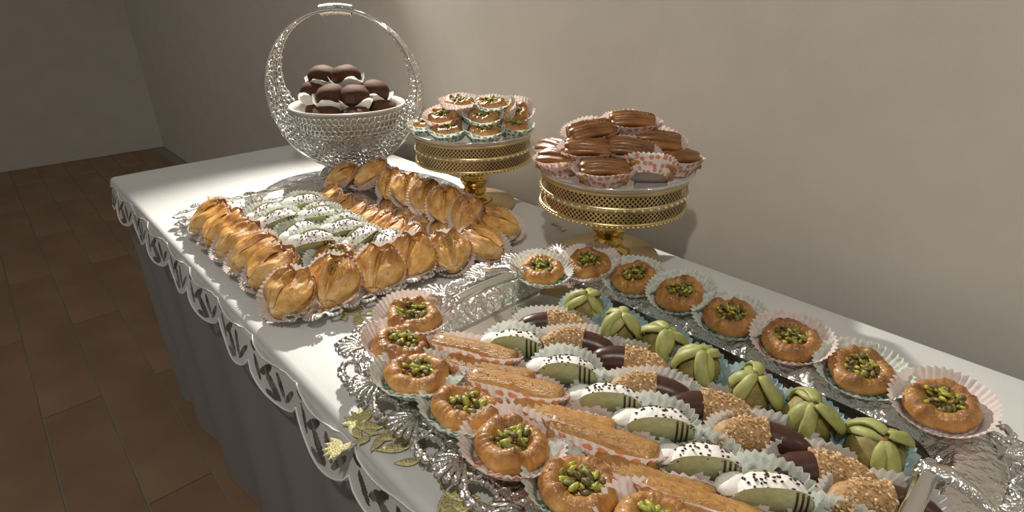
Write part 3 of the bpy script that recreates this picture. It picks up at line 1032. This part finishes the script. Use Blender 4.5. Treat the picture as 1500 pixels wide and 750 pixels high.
# ------------------------------------------------------------------ folded flaky pastries
def fold_meshes(seed):
    rr = random.Random(seed)
    L, Wd, H = 0.090, 0.094, 0.027
    def outline(t_):                      # half width along the length, 0 = tip, 1 = back
        return Wd / 2 * (math.sin(PI * (0.02 + 0.78 * t_) ** 0.95) ** 0.95) * 1.02 + 0.0015
    body = MB()
    nu, nv = 40, 24
    def bf(u, v):
        a = 2 * PI * u
        t_ = v
        w_ = outline(t_)
        x = w_ * math.cos(a)
        s_ = math.sin(a)
        nx = x / max(1e-4, w_)
        dome = H * (0.30 + 0.70 * math.sin(PI * min(1, t_ * 0.9 + 0.12)) ** 0.7)
        crease = 0.55 * dome * math.exp(-(nx / 0.16) ** 2) * (0.35 + 0.65 * t_)
        z = (dome * abs(s_) ** 0.8 - crease * (abs(s_) ** 2)) if s_ > 0 else -0.006 * abs(s_)
        nz = noise.noise(Vector((x * 45 + seed * 7, t_ * 3.2, 1.3)))
        n2 = noise.noise(Vector((x * 150 + seed * 3, t_ * 7, 4.3)))
        z += (0.0026 * nz + 0.0008 * n2) * (1 if s_ > 0 else 0.2)
        y = (t_ - 0.5) * L + (0.010 * (1 - math.exp(-(nx / 0.3) ** 2)) - 0.006 - 0.010 * nx ** 4) * t_ ** 2
        return Vector((x * (1 + 0.07 * nz), y, z + 0.006))
    body.grid(bf, nu, nv, True)
    o = len(body.v)
    n0 = list(range(nu)); n1 = list(range((nv - 1) * nu, nv * nu))
    body.f += [tuple(reversed(n0)), tuple(n1)]
    bm = body.mesh('pastry_body', 'flaky_dough')
    flaps = []
    for side in (-1, 1):
        f = MB()
        def lf(u, v):
            t_ = 0.10 + 0.86 * v
            w_ = outline(t_)
            nx = side * (0.06 + 0.90 * u)
            dome = H * (0.30 + 0.70 * math.sin(PI * min(1, t_ * 0.9 + 0.12)) ** 0.7)
            prof_ = max(0, 1 - nx * nx) ** 0.42
            crease = 0.50 * dome * math.exp(-(nx / 0.14) ** 2) * (0.35 + 0.65 * t_)
            nz = noise.noise(Vector((nx * 1.7 + seed * 7 + side, t_ * 3.2, 2.3)))
            n2 = noise.noise(Vector((nx * 7 + seed * 3, t_ * 4, side * 4.3)))
            lift = 0.0034 + 0.006 * (t_ ** 3) * (0.6 + nz) + 0.0044 * nz + 0.0026 * n2
            return Vector((w_ * nx * (1.02 + 0.05 * nz), (t_ - 0.5) * L + (0.010 * (1 - math.exp(-(nx / 0.3) ** 2)) - 0.006 - 0.010 * nx ** 4) * t_ ** 2 + 0.004 * n2 * v, dome * prof_ - crease + lift + 0.006))
        f.grid(lf, 22, 22)
        flaps.append(f.mesh('flaky_layer', 'flaky_dough'))
    # ruffled crest at the open end
    cr = MB()
    def cf(u, v):
        a = u * PI
        w_ = outline(0.97) * 0.98
        nz = noise.noise(Vector((u * 9, seed * 2.2, v * 2)))
        return Vector((w_ * math.cos(a), L * 0.455 + 0.006 * v + 0.005 * nz * v + 0.010 * (1 - math.exp(-(math.cos(a) / 0.3) ** 2)) - 0.006 - 0.010 * math.cos(a) ** 4, 0.008 + (0.018 + 0.004 * nz) * math.sin(a) * (0.80 + 0.20 * v)))
    cr.grid(cf, 26, 6)
    crm = cr.mesh('ruffled_edge', 'flaky_dough')
    tp = MB()
    for k in range(40):
        x = rr.gauss(0, 0.009); y = rr.gauss(0.022, 0.010)
        tp.blob((x, y, 0.031 + rr.uniform(-0.003, 0.002)), 0.0016, 0.0012, 0.001, None, 5, 3)
    tpm = tp.mesh('pistachio_dust', 'pistachio_olive')
    return bm, flaps, crm, tpm
FOLD = [fold_meshes(i + 1) for i in range(4)]
def camdir(right, toward):                 # heading in degrees from image-right / towards-viewer amounts
    x = 0.690 * right + 0.724 * toward; y = 0.724 * right - 0.690 * toward
    return math.degrees(math.atan2(y, x))
def folded(x, y, z, head, tilt, sc, where, i, group, cupmat='paper_pale_pink', dust=False, bank=0):
    """head = heading of the pointed tip; tilt raises the open end so the top faces the tip side"""
    jr = random.Random(i * 31 + int(x * 1000))
    yaw = head + 90 + jr.uniform(-11, 11)
    tilt += jr.uniform(-5, 5)
    bank += jr.uniform(-8, 8)
    m = (Matrix.Translation((x, y, TZ + z)) @ Matrix.Rotation(rad(yaw), 4, 'Z') @ Matrix.Rotation(rad(tilt), 4, 'X')
         @ Matrix.Rotation(rad(bank), 4, 'Y') @ Matrix.Scale(sc, 4))
    wh = 'folded pastry ' + where
    put_cup('leaf', cupmat, m, wh, 'paper cups of the ' + group)
    e = tag(empty('folded_pastry', m @ Matrix.Translation((0, 0.002, 0.002))), ('pistachio dusted ' if dust else 'golden flaky ') + wh, 'pastry', group)
    bm, fl_, crm, tpm = FOLD[i % 4]
    obj('pastry_body', bm, e)
    for f_ in fl_:
        o = obj('flaky_layer', f_, e)
    obj('ruffled_edge', crm, e)
    if dust:
        o = obj('pistachio_dust', tpm, e); o['kind'] = 'stuff'
T2 = ''
outer = [(-1.325, 0.615, camdir(-0.6, 0.6), 30, 1.05), (-1.262, 0.668, camdir(-0.9, 0.25), 38, 1.25), (-1.172, 0.672, camdir(-0.3, 0.8), 48, 1.0), (-1.108, 0.674, camdir(-0.15, 1), 50, 1.0),
         (-1.036, 0.676, camdir(-0.1, 1), 50, 1.0), (-0.962, 0.680, camdir(-0.15, 1), 52, 1.05), (-0.876, 0.676, camdir(-0.35, 0.9), 50, 1.05), (-0.800, 0.690, camdir(1, 0.05), 22, 1.12)]
onm = ['farthest in the wall side row', 'below the hoop basket in the wall side row', 'third from the basket in the wall side row', 'fourth from the basket in the wall side row',
       'fifth from the basket in the wall side row', 'sixth from the basket in the wall side row', 'in front of the gold stand stem', 'pointing right at the wall side corner']
for i, (x, y, hd, tl, sc) in enumerate(outer):
    folded(x + 0.014, y + 0.020, 0.033 if tl > 30 else 0.026, hd, tl + (6 if tl > 40 else 0), sc * 0.86, onm[i] + T2, i, 'folded pastries in the wall side row', dust=(i in (3, 4)), bank=-6 if i < 7 else -10)
front = [(-0.752, 0.632, camdir(0.85, 0.45), 26, 1.1, 'at the front corner near the ornate tray handle'), (-0.762, 0.560, camdir(0.25, 1), 40, 1.0, 'fourth from the left in the front row'),
         (-0.790, 0.500, camdir(-0.05, 1), 46, 1.08, 'third from the left in the front row'), (-0.788, 0.428, camdir(0.05, 1), 46, 1.08, 'second from the left in the front row'),
         (-0.802, 0.350, camdir(-0.1, 1), 40, 1.12, 'standing before the pistachio nests in the front row'), (-0.815, 0.278, camdir(-0.2, 1), 36, 1.05, 'at the left front corner')]
for i, (x, y, hd, tl, sc, wh) in enumerate(front):
    folded(x + 0.012, y - 0.008, 0.030 if tl > 30 else 0.024, hd, tl, sc * 0.87, wh + T2, i + 1, 'folded pastries in the front row', dust=(i in (1, 4)))
inner = [(-1.235, 0.560), (-1.185, 0.548), (-1.135, 0.550), (-1.085, 0.551), (-1.035, 0.553), (-0.985, 0.555), (-0.935, 0.557), (-0.885, 0.560)]
for i, (x, y) in enumerate(inner):
    folded(x * 0.95 - 0.022, y - 0.020, 0.024, camdir(-0.75, 0.75), 40, 0.74, ORD[i] + ' from the basket end in the middle row' + T2, i + 2, 'folded pastries in the middle row', bank=-12)
left = [(-0.905, 0.285), (-0.985, 0.285), (-1.065, 0.285), (-1.145, 0.285), (-1.225, 0.285)]
for i, (x, y) in enumerate(left):
    folded(x, y, 0.030, camdir(-0.6, 0.7), 30, 1.0, ORD[i] + ' from the front beside the open table edge' + T2, i, 'folded pastries by the table edge')
bt = [(-0.945, 0.472, 100), (-0.995, 0.465, 70), (-1.045, 0.478, 110), (-1.095, 0.466, 60), (-1.145, 0.476, 95), (-1.195, 0.470, 80), (-0.885, 0.487, 140), (-0.985, 0.395, 70), (-1.06, 0.39, 110), (-1.135, 0.392, 80), (-1.21, 0.388, 100)]
for i, (x, y, yw) in enumerate(bt):
    wh = (ORD[i] + ' from the front in the white cluster' if i < 6 else ['beside the front folded pastries', 'behind the pistachio nests', 'second behind the pistachio nests', 'third behind the pistachio nests', 'fourth behind the pistachio nests'][i - 6]) + T2
    boat(at(x + 0.022, y - 0.006, 0.0095 + (0.010 if i % 2 else 0.002), yw, 20, -45 + 20 * (i % 3)), wh, i, 'paper_mint', 'wafer boats on the tray behind', lean=-8)
nest(at(-0.890, 0.392, 0.020, 0, 16, -45), 'leaning in the front corner of the tray behind', 'paper_mint', 'nests on the tray behind', 2)
nest(at(-0.842, 0.420, 0.014, 0, 10, -45), 'tucked behind the front row of the tray behind', 'paper_mint', 'nests on the tray behind', 3)

# ------------------------------------------------------------------ gold cake stands
def lattice(b, r, z0, z1, n, tw, rows, th=0.0011):
    """crossing diagonal strips on a drum"""
    for dirn in (-1, 1):
        for k in range(n):
            a0 = 2 * PI * k / n
            vs = []; fs = []
            NQ = rows * 2
            for q in range(NQ + 1):
                z = z0 + (z1 - z0) * q / NQ
                a = a0 + dirn * (2 * PI / n) * rows * 0.5 * q / NQ * 2 * 0.5
                da = tw / r
                rr_ = r + (0.0004 if dirn > 0 else -0.0004)
                for e in (-1, 1):
                    vs.append((rr_ * math.cos(a + e * da), rr_ * math.sin(a + e * da), z))
            for q in range(NQ):
                fs.append((q * 2, q * 2 + 1, q * 2 + 3, q * 2 + 2))
            b.add(vs, fs)
RD = 0.1345
LAT = MB()
lattice(LAT, RD, 0.1225, 0.1435, 100, 0.0012, 5)
lattice(LAT, RD, 0.1515, 0.1725, 100, 0.0012, 5)
lat_me = LAT.mesh('lattice_band', 'gold_lattice')
def hoop(r, z, h, th, mat, name):
    b = MB()
    b.lathe([(r - th, z - h), (r + th, z - h), (r + th * 1.3, z), (r + th, z + h), (r - th, z + h), (r - th, z - h)], 72)
    return b.mesh(name, mat)
band_me = hoop(RD, 0.1475, 0.005, 0.0008, 'gold_lattice', 'centre_band')
lo_me = hoop(RD, 0.1205, 0.003, 0.0016, 'gold_lattice', 'lower_hoop')
hi_me = hoop(RD, 0.175, 0.004, 0.0014, 'gold_lattice', 'upper_hoop')
bead = MB()
for k in range(56):
    a = 2 * PI * k / 56
    bead.blob((math.cos(a) * (RD + 0.002), math.sin(a) * (RD + 0.0015), 0.1475), 0.0024, 0.0024, 0.0024, None, 8, 6)
bead_me = bead.mesh('rhinestone_row', 'rhinestone')
scal = MB()
for k in range(96):
    a = 2 * PI * k / 96
    scal.blob((math.cos(a) * RD, math.sin(a) * RD, 0.1180), 0.0040, 0.0040, 0.0022, None, 8, 5)
scal_me = scal.mesh('scalloped_edge', 'gold_lattice')
base_me = MB().lathe([(0, 0), (0.096, 0), (0.099, 0.003), (0.099, 0.008), (0.096, 0.0105), (0.03, 0.0125), (0, 0.0125)], 72).mesh('base_disc', 'gold_satin')
stem_me = MB().lathe([(0, 0.012), (0.044, 0.0125), (0.038, 0.017), (0.027, 0.022), (0.023, 0.029), (0.028, 0.034), (0.029, 0.038), (0.024, 0.043), (0.026, 0.050), (0.032, 0.058), (0.0345, 0.066), (0.0335, 0.074), (0.027, 0.080),
                      (0.030, 0.083), (0.030, 0.087), (0.022, 0.091), (0.021, 0.098), (0.025, 0.106), (0.038, 0.113), (0.06, 0.117), (0, 0.118)], 48).mesh('stem', 'gold_polished')
under_me = MB().lathe([(0, 0.1175), (RD - 0.003, 0.1175), (RD - 0.003, 0.1195), (0, 0.1195)], 64).mesh('under_disc', 'gold_satin')
shade_liner_me = MB().lathe([(RD - 0.010, 0.1195), (RD - 0.010, 0.174)], 64).mesh('hole_shade_drum', 'hole_shade_brown')  # added dark cylinder, paints the drum's inner shade behind the lattice holes
plate_me = MB().lathe([(0, 0.174), (0.128, 0.1745), (0.137, 0.179), (0.1425, 0.184), (0.1435, 0.187), (0.1415, 0.1885), (0.138, 0.1865), (0.128, 0.1795), (0, 0.179)], 80).mesh('plate', 'enamel_white')
plate_lip = MB().lathe([(0.1428, 0.1845), (0.1447, 0.1865), (0.1432, 0.1893), (0.141, 0.1875), (0.1428, 0.1845)], 80).mesh('plate_lip', 'silver_smooth')
ZP = 0.181
def stand(x, y, label):
    e = tag(empty('cake_stand', at(x, y, 0.003)), label, 'cake stand', 'gold cake stands')
    for nm, me in (('base_disc', base_me), ('stem', stem_me), ('under_disc', under_me), ('hole_shade_drum', shade_liner_me), ('lattice_band', lat_me), ('centre_band', band_me), ('lower_hoop', lo_me), ('upper_hoop', hi_me), ('scalloped_edge', scal_me)):
        obj(nm, me, e)
    o = obj('rhinestone_row', bead_me, e); o['kind'] = 'stuff'
    p = obj('plate', plate_me, e)
    obj('plate_lip', plate_lip, p)
SR = (-0.578, 0.812)
SL = (-0.985, 0.812)
stand(*SR, 'gold perforated cake stand of ridged pastries, nearer the ornate tray')
stand(*SL, 'gold perforated cake stand of pistachio nests, beside the hoop basket')
def on(st, r, t_):
    return st[0] + 0.690 * r + 0.724 * t_, st[1] + 0.724 * r - 0.690 * t_

# pile of nests on the far stand
pile = [(-0.108, 0.028, 0.004, 8, camdir(-1, 0.3), 'paper_mint', 'at the left end of the bottom layer'), (-0.052, 0.086, 0.004, 6, camdir(-0.3, 1), 'paper_mint', 'front left in the bottom layer'),
        (0.034, 0.096, 0.003, 6, camdir(0.2, 1), 'paper_mint', 'front right in the bottom layer'), (0.103, 0.052, 0.004, 8, camdir(1, 0.6), 'paper_mint', 'at the right end of the bottom layer'),
        (-0.06, -0.082, 0.003, 4, camdir(-0.6, -1), 'paper_pink', 'back left in the bottom layer'), (0.05, -0.088, 0.003, 4, camdir(0.5, -1), 'paper_mint', 'back right in the bottom layer'),
        (-0.004, 0.0, 0.003, 0, 0, 'paper_mint', 'buried in the middle of the bottom layer'),
        (-0.066, 0.040, 0.030, 16, camdir(-0.4, 1), 'paper_pink', 'on the left of the second layer'), (0.030, 0.056, 0.030, 10, camdir(0.1, 1), 'paper_mint', 'front middle of the second layer'),
        (0.082, 0.005, 0.034, 38, camdir(-0.9, 0.4), 'paper_pale_pink', 'on edge at the right of the second layer'), (0.112, -0.018, 0.030, 30, camdir(-0.3, 1), 'paper_pale_pink', 'browned at the far right'),
        (-0.020, -0.045, 0.030, 4, 0, 'paper_mint', 'at the back of the second layer'),
        (-0.030, 0.010, 0.058, 6, camdir(0, 1), 'paper_pale_pink', 'at the top left'), (0.046, 0.010, 0.055, 8, camdir(0.3, 1), 'paper_mint', 'at the top right')]
for i, (r, t_, z, tl, td, cm, wh) in enumerate(pile):
    x, y = on(SL, r * 0.9, t_ * 0.95)
    nest(at(x, y, ZP + 0.003 + z * 0.82, 0, tl, td, scale=0.9), wh, cm, 'nests piled on the gold stand', i, False, 'deep', 'piled nest ')

# ridged finger pastries on the near stand
def ridged_mesh(seed):
    b = MB()
    L = 0.080
    prof = [(-1.0, 0.0), (-1.0, 0.80), (-0.97, 0.93), (-0.8, 0.99), (-0.3, 1.03), (0.2, 1.0), (0.7, 1.02), (0.95, 0.94), (1.0, 0.8), (1.0, 0.0)]
    seg = 60
    vs = []; fs = []
    for (t_, k) in prof:
        for i in range(seg):
            a = 2 * PI * i / seg
            rg = 1 + 0.30 * abs(math.sin(4 * a + 0.4)) ** 0.6 - 0.20
            nz = noise.noise(Vector((t_ * 2, math.cos(a) * 2, math.sin(a) * 2 + seed * 4)))
            q = k * rg * (1 + 0.07 * nz)
            vs.append((t_ * L / 2 + 0.002 * nz, 0.0225 * q * math.cos(a), 0.0185 * q * math.sin(a) + 0.0215 - 0.004 * t_ * t_))
    for j in range(len(prof) - 1):
        for i in range(seg):
            l = (i + 1) % seg
            fs.append((j * seg + i, j * seg + l, (j + 1) * seg + l, (j + 1) * seg + i))
    b.add(vs, fs)
    return b.mesh('ridged_body', 'ridged_dough')
RIDG = [ridged_mesh(i) for i in range(4)]
rb = MB(); rr0 = random.Random(5)
for k in range(22):
    rb.blob((rr0.gauss(0, 0.012), rr0.gauss(0, 0.005), 0.0395 + rr0.uniform(-0.001, 0.001)), 0.0016, 0.0012, 0.001, None, 5, 3)
RDUST = rb.mesh('pistachio_dust', 'pistachio_olive')
rp = [(-0.112, 0.045, 0.006, camdir(0.8, 0.6), 10, camdir(-1, 0.5), 'at the left end of the bottom layer'), (-0.040, 0.100, 0.003, camdir(1, 0.10), 10, camdir(0, 1), 'front left in the bottom layer'),
      (0.046, 0.092, 0.010, camdir(1, -0.15), 42, camdir(0.1, -1), 'tipped back, front right in the bottom layer'), (0.112, 0.040, 0.004, camdir(0.9, -0.5), 8, camdir(1, 0.4), 'at the right end of the bottom layer'),
      (-0.118, -0.025, 0.008, camdir(0.5, 1), 12, camdir(-1, -0.3), 'far left at the back of the bottom layer'), (0.0, 0.02, 0.003, camdir(1, 0), 0, 0, 'buried in the bottom layer'), (-0.03, -0.09, 0.004, camdir(1, 0), 0, 0, 'at the back of the bottom layer'),
      (0.085, -0.065, 0.004, camdir(1, 0.5), 0, 0, 'behind the right end of the bottom layer'),
      (-0.064, 0.050, 0.032, camdir(1, 0.15), 16, camdir(-0.1, 1), 'on the left of the middle layer'), (0.012, 0.056, 0.034, camdir(1, 0.22), 18, camdir(0.1, 1), 'front centre in the middle layer'),
      (0.074, 0.012, 0.042, camdir(1, 0.1), 30, camdir(0.05, 1), 'stacked on the right shoulder'), (-0.012, 0.0, 0.042, camdir(1, 0.3), 8, camdir(0, 1), 'dusted with pistachio in the centre'),
      (-0.056, 0.012, 0.062, camdir(1, -0.22), 22, camdir(-0.1, 1), 'upper left'), (0.026, -0.005, 0.076, camdir(1, 0.06), 14, camdir(0.1, 1), 'topmost')]
for i, (r, t_, z, yaw, tl, td, wh) in enumerate(rp):
    x, y = on(SR, r * 0.9, t_ * 0.95)
    m = at(x, y, ZP + 0.003 + z * 0.8, yaw, tl, td)
    whf = 'ridged pastry ' + wh
    put_cup('oval', 'paper_pink', m, whf, 'paper cups of the ridged pastries')
    e = tag(empty('ridged_pastry', m @ Matrix.Translation((0, 0, 0.002))), 'amber ' + whf + ' on its stand', 'pastry', 'ridged pastries piled on the gold stand')
    obj('ridged_body', RIDG[i % 4], e)
    if i in (10, 11, 12, 13):
        o = obj('pistachio_dust', RDUST, e); o['kind'] = 'stuff'

# ------------------------------------------------------------------ silver hoop basket with chocolates
BX, BY = -1.410, 0.726
BYAW = math.atan2(0.724, 0.690)              # local X = image right, local Y = away from the viewer
bm0 = Matrix.Translation((BX, BY, TZ + 0.003)) @ Matrix.Rotation(BYAW, 4, 'Z')
bk = tag(empty('hoop_basket', bm0), 'round silver filigree hoop basket holding chocolates', 'basket')
HR, HZ = 0.198, 0.236
def hdepth(a):                               # a = 0 at top; half depth of the band
    return 0.012 + 0.062 * ((1 - math.cos(a)) / 2) ** 0.9
def crescent(a):
    return 0.004 + 0.070 * ((1 - math.cos(a)) / 2) ** 2.0
def hp(a, w_, side):                         # front or back face of the hoop: w_ 0 outer .. 1 inner
    r = HR - crescent(a) * w_
    return Vector((r * math.sin(a), side * (hdepth(a) - 0.010 * w_), HZ + r * math.cos(a)))
def torus(b, c, n, r, th, seg=8):
    n = n.normalized(); u = n.orthogonal().normalized(); v = n.cross(u)
    b.tube([c + u * math.cos(2 * PI * k / seg) * r + v * math.sin(2 * PI * k / seg) * r for k in range(seg)], th, 4, closed=True)
fil = MB(); rims = [MB(), MB()]
for si, side in enumerate((-1, 1)):
    for w_ in (0, 1):
        pts = [hp(2 * PI * k / 90, w_, side) for k in range(90)]
        rims[si].tube(pts, 0.0032 if w_ == 0 else 0.0022, 6, closed=True)
    na = 92
    for k in range(na):
        a = 2 * PI * (k + 0.5) / na
        if abs(math.sin(a / 2)) < 0.30:
            continue
        cw = crescent(a)
        nr = max(1, int(cw / 0.0105))
        for j in range(nr):
            w_ = (j + 0.5 + (0.15 if k % 2 else -0.15)) / nr
            p = hp(a, min(0.95, max(0.05, w_)), side)
            torus(fil, p, Vector((0.25 * math.sin(k * 1.3), side, 0.25 * math.cos(j + k))), min(0.0078, cw / nr * 0.66), 0.0021)
# outer band between the two faces
na = 84
for k in range(na):
    a = 2 * PI * (k + 0.5) / na
    if abs(math.sin(a / 2)) < 0.28:
        continue
    dd = hdepth(a)
    nr = max(1, int(2 * dd / 0.014))
    for j in range(nr):
        y = -dd + 2 * dd * (j + 0.5) / nr
        p = Vector((HR * math.sin(a), y, HZ + HR * math.cos(a)))
        torus(fil, p, Vector((math.sin(a), 0, math.cos(a))), 0.0080, 0.0012)
o = obj('filigree', fil.mesh('filigree', 'silver_filigree'), bk); o['kind'] = 'stuff'
for si in (0, 1):
    obj('rim_wire', rims[si].mesh('rim_wire', 'silver_smooth'), bk)
grip = MB()
for k in range(26):
    a = -0.20 + 0.40 * k / 25
    torus(grip, Vector(((HR - 0.002) * math.sin(a), 0, HZ + (HR - 0.002) * math.cos(a))), Vector((math.cos(a), 0, -math.sin(a))), 0.0135 if k % 2 else 0.0125, 0.0022, 10)
obj('grip_wrap', grip.mesh('grip_wrap', 'silver_filigree'), bk)
# bowl
BZ = 0.196; BR = 0.150
def bowl_prof(q):
    return (BR * math.sin(0.35 + 1.22 * q) ** 0.9, BZ - 0.075 * math.cos(PI / 2 * q) ** 0.9)
bl = MB()
bl.lathe([(0, BZ - 0.074)] + [(bowl_prof(q / 10)[0] - 0.004, bowl_prof(q / 10)[1] + 0.002) for q in range(11)] + [(BR + 0.002, BZ + 0.004), (BR + 0.005, BZ + 0.002), (BR + 0.003, BZ - 0.002), (BR - 0.003, BZ - 0.004)], 64)
obj('bowl_liner', bl.mesh('bowl_liner', 'enamel_white'), bk)
bf_ = MB()
for j in range(6):
    r, z = bowl_prof((j + 0.6) / 6.4)
    n = int(2 * PI * r / 0.0145)
    for k in range(n):
        a = 2 * PI * (k + 0.5 * (j % 2)) / n
        torus(bf_, Vector(((r + 0.003) * math.cos(a), (r + 0.003) * math.sin(a), z)), Vector((math.cos(a), math.sin(a), -0.5 + j * 0.08)), 0.0082, 0.0022)
bo = obj('bowl_filigree', bf_.mesh('bowl_filigree', 'silver_filigree'), bk); bo['kind'] = 'stuff'
ft = MB()
for j in range(6):
    z = 0.008 + 0.0115 * j
    r = 0.098 - 0.052 * math.sin(PI / 2 * j / 5)
    n = int(2 * PI * r / 0.014)
    for k in range(n):
        a = 2 * PI * (k + 0.5 * (j % 2)) / n
        torus(ft, Vector((r * math.cos(a), r * math.sin(a), z)), Vector((math.cos(a), math.sin(a), 0.6)), 0.0078, 0.0021)
fo = obj('foot_filigree', ft.mesh('foot_filigree', 'silver_filigree'), bk); fo['kind'] = 'stuff'
obj('foot_ring', MB().lathe([(0.098, 0), (0.104, 0.001), (0.105, 0.004), (0.099, 0.006), (0.098, 0)], 48).mesh('foot_ring', 'silver_smooth'), bk)
obj('bowl_stem', MB().lathe([(0, 0.05), (0.045, 0.052), (0.04, 0.07), (0.03, 0.09), (0.035, 0.115), (0.06, 0.124), (0, 0.126)], 32).mesh('bowl_stem', 'silver_ornate'), bk)

def truffle_mesh(seed):
    return MB().lathe([(0, 0.0), (0.026, 0.001), (0.036, 0.010), (0.0405, 0.024), (0.039, 0.038), (0.031, 0.050), (0.017, 0.0565), (0, 0.058)], 28,
                      lambda q, a, r, z: q * (1 + 0.07 * noise.noise(q * 28 + Vector((seed * 3, 0, 0))))).mesh('truffle_dome', 'cocoa')
TRF = [truffle_mesh(i) for i in range(3)]
CHIP = MB().box(-0.013, 0.013, -0.010, 0.010, 0, 0.006).mesh('chocolate_square', 'chocolate', False)
tr = [(0.0, 0.0, 0.130, 0, 0, 'at the centre of the bottom'), (-0.078, 0.01, 0.148, 8, 180, 'left of centre in the bottom layer'), (0.085, 0.005, 0.150, 14, 10, 'resting against the right of the bowl'), (-0.035, -0.075, 0.146, 10, 260, 'front left in the bottom layer'),
      (0.042, -0.072, 0.146, 10, 280, 'front right in the bottom layer'), (0.02, 0.082, 0.150, 8, 90, 'at the back of the bowl'), (-0.06, 0.08, 0.150, 8, 120, 'back left in the bowl'),
      (-0.030, -0.035, 0.194, 10, 265, 'front left in the upper layer'), (0.030, -0.030, 0.192, 12, 270, 'with a square piece, front right in the upper layer'), (0.062, 0.030, 0.196, 14, 350, 'at the right of the upper layer'), (-0.085, 0.02, 0.196, 8, 200, 'at the left of the upper layer'),
      (-0.004, 0.030, 0.234, 4, 270, 'topmost'), (-0.068, 0.045, 0.232, 10, 200, 'upper left')]
for i, (x, y, z, tl, td, wh) in enumerate(tr):
    ax = Vector((-math.sin(rad(td)), math.cos(rad(td)), 0))
    m = bm0 @ Matrix.Translation((x, y, z)) @ Matrix.Rotation(rad(tl), 4, ax) @ Matrix.Rotation(i * 0.9, 4, 'Z')
    put_cup('truffle', 'paper_white', m, 'truffle ' + wh, 'paper cups in the basket')
    e = tag(empty('chocolate_truffle', m @ Matrix.Translation((0, 0, 0.002))), 'dark chocolate truffle ' + wh + ' in the basket', 'chocolate', 'truffles in the basket')
    obj('truffle_dome', TRF[i % 3], e)
    if i == 8:
        obj('chocolate_square', CHIP, e, Matrix.Rotation(-i * 0.9, 4, 'Z') @ Matrix.Translation((0, -0.036, 0.036)) @ Matrix.Rotation(rad(62), 4, 'X'))
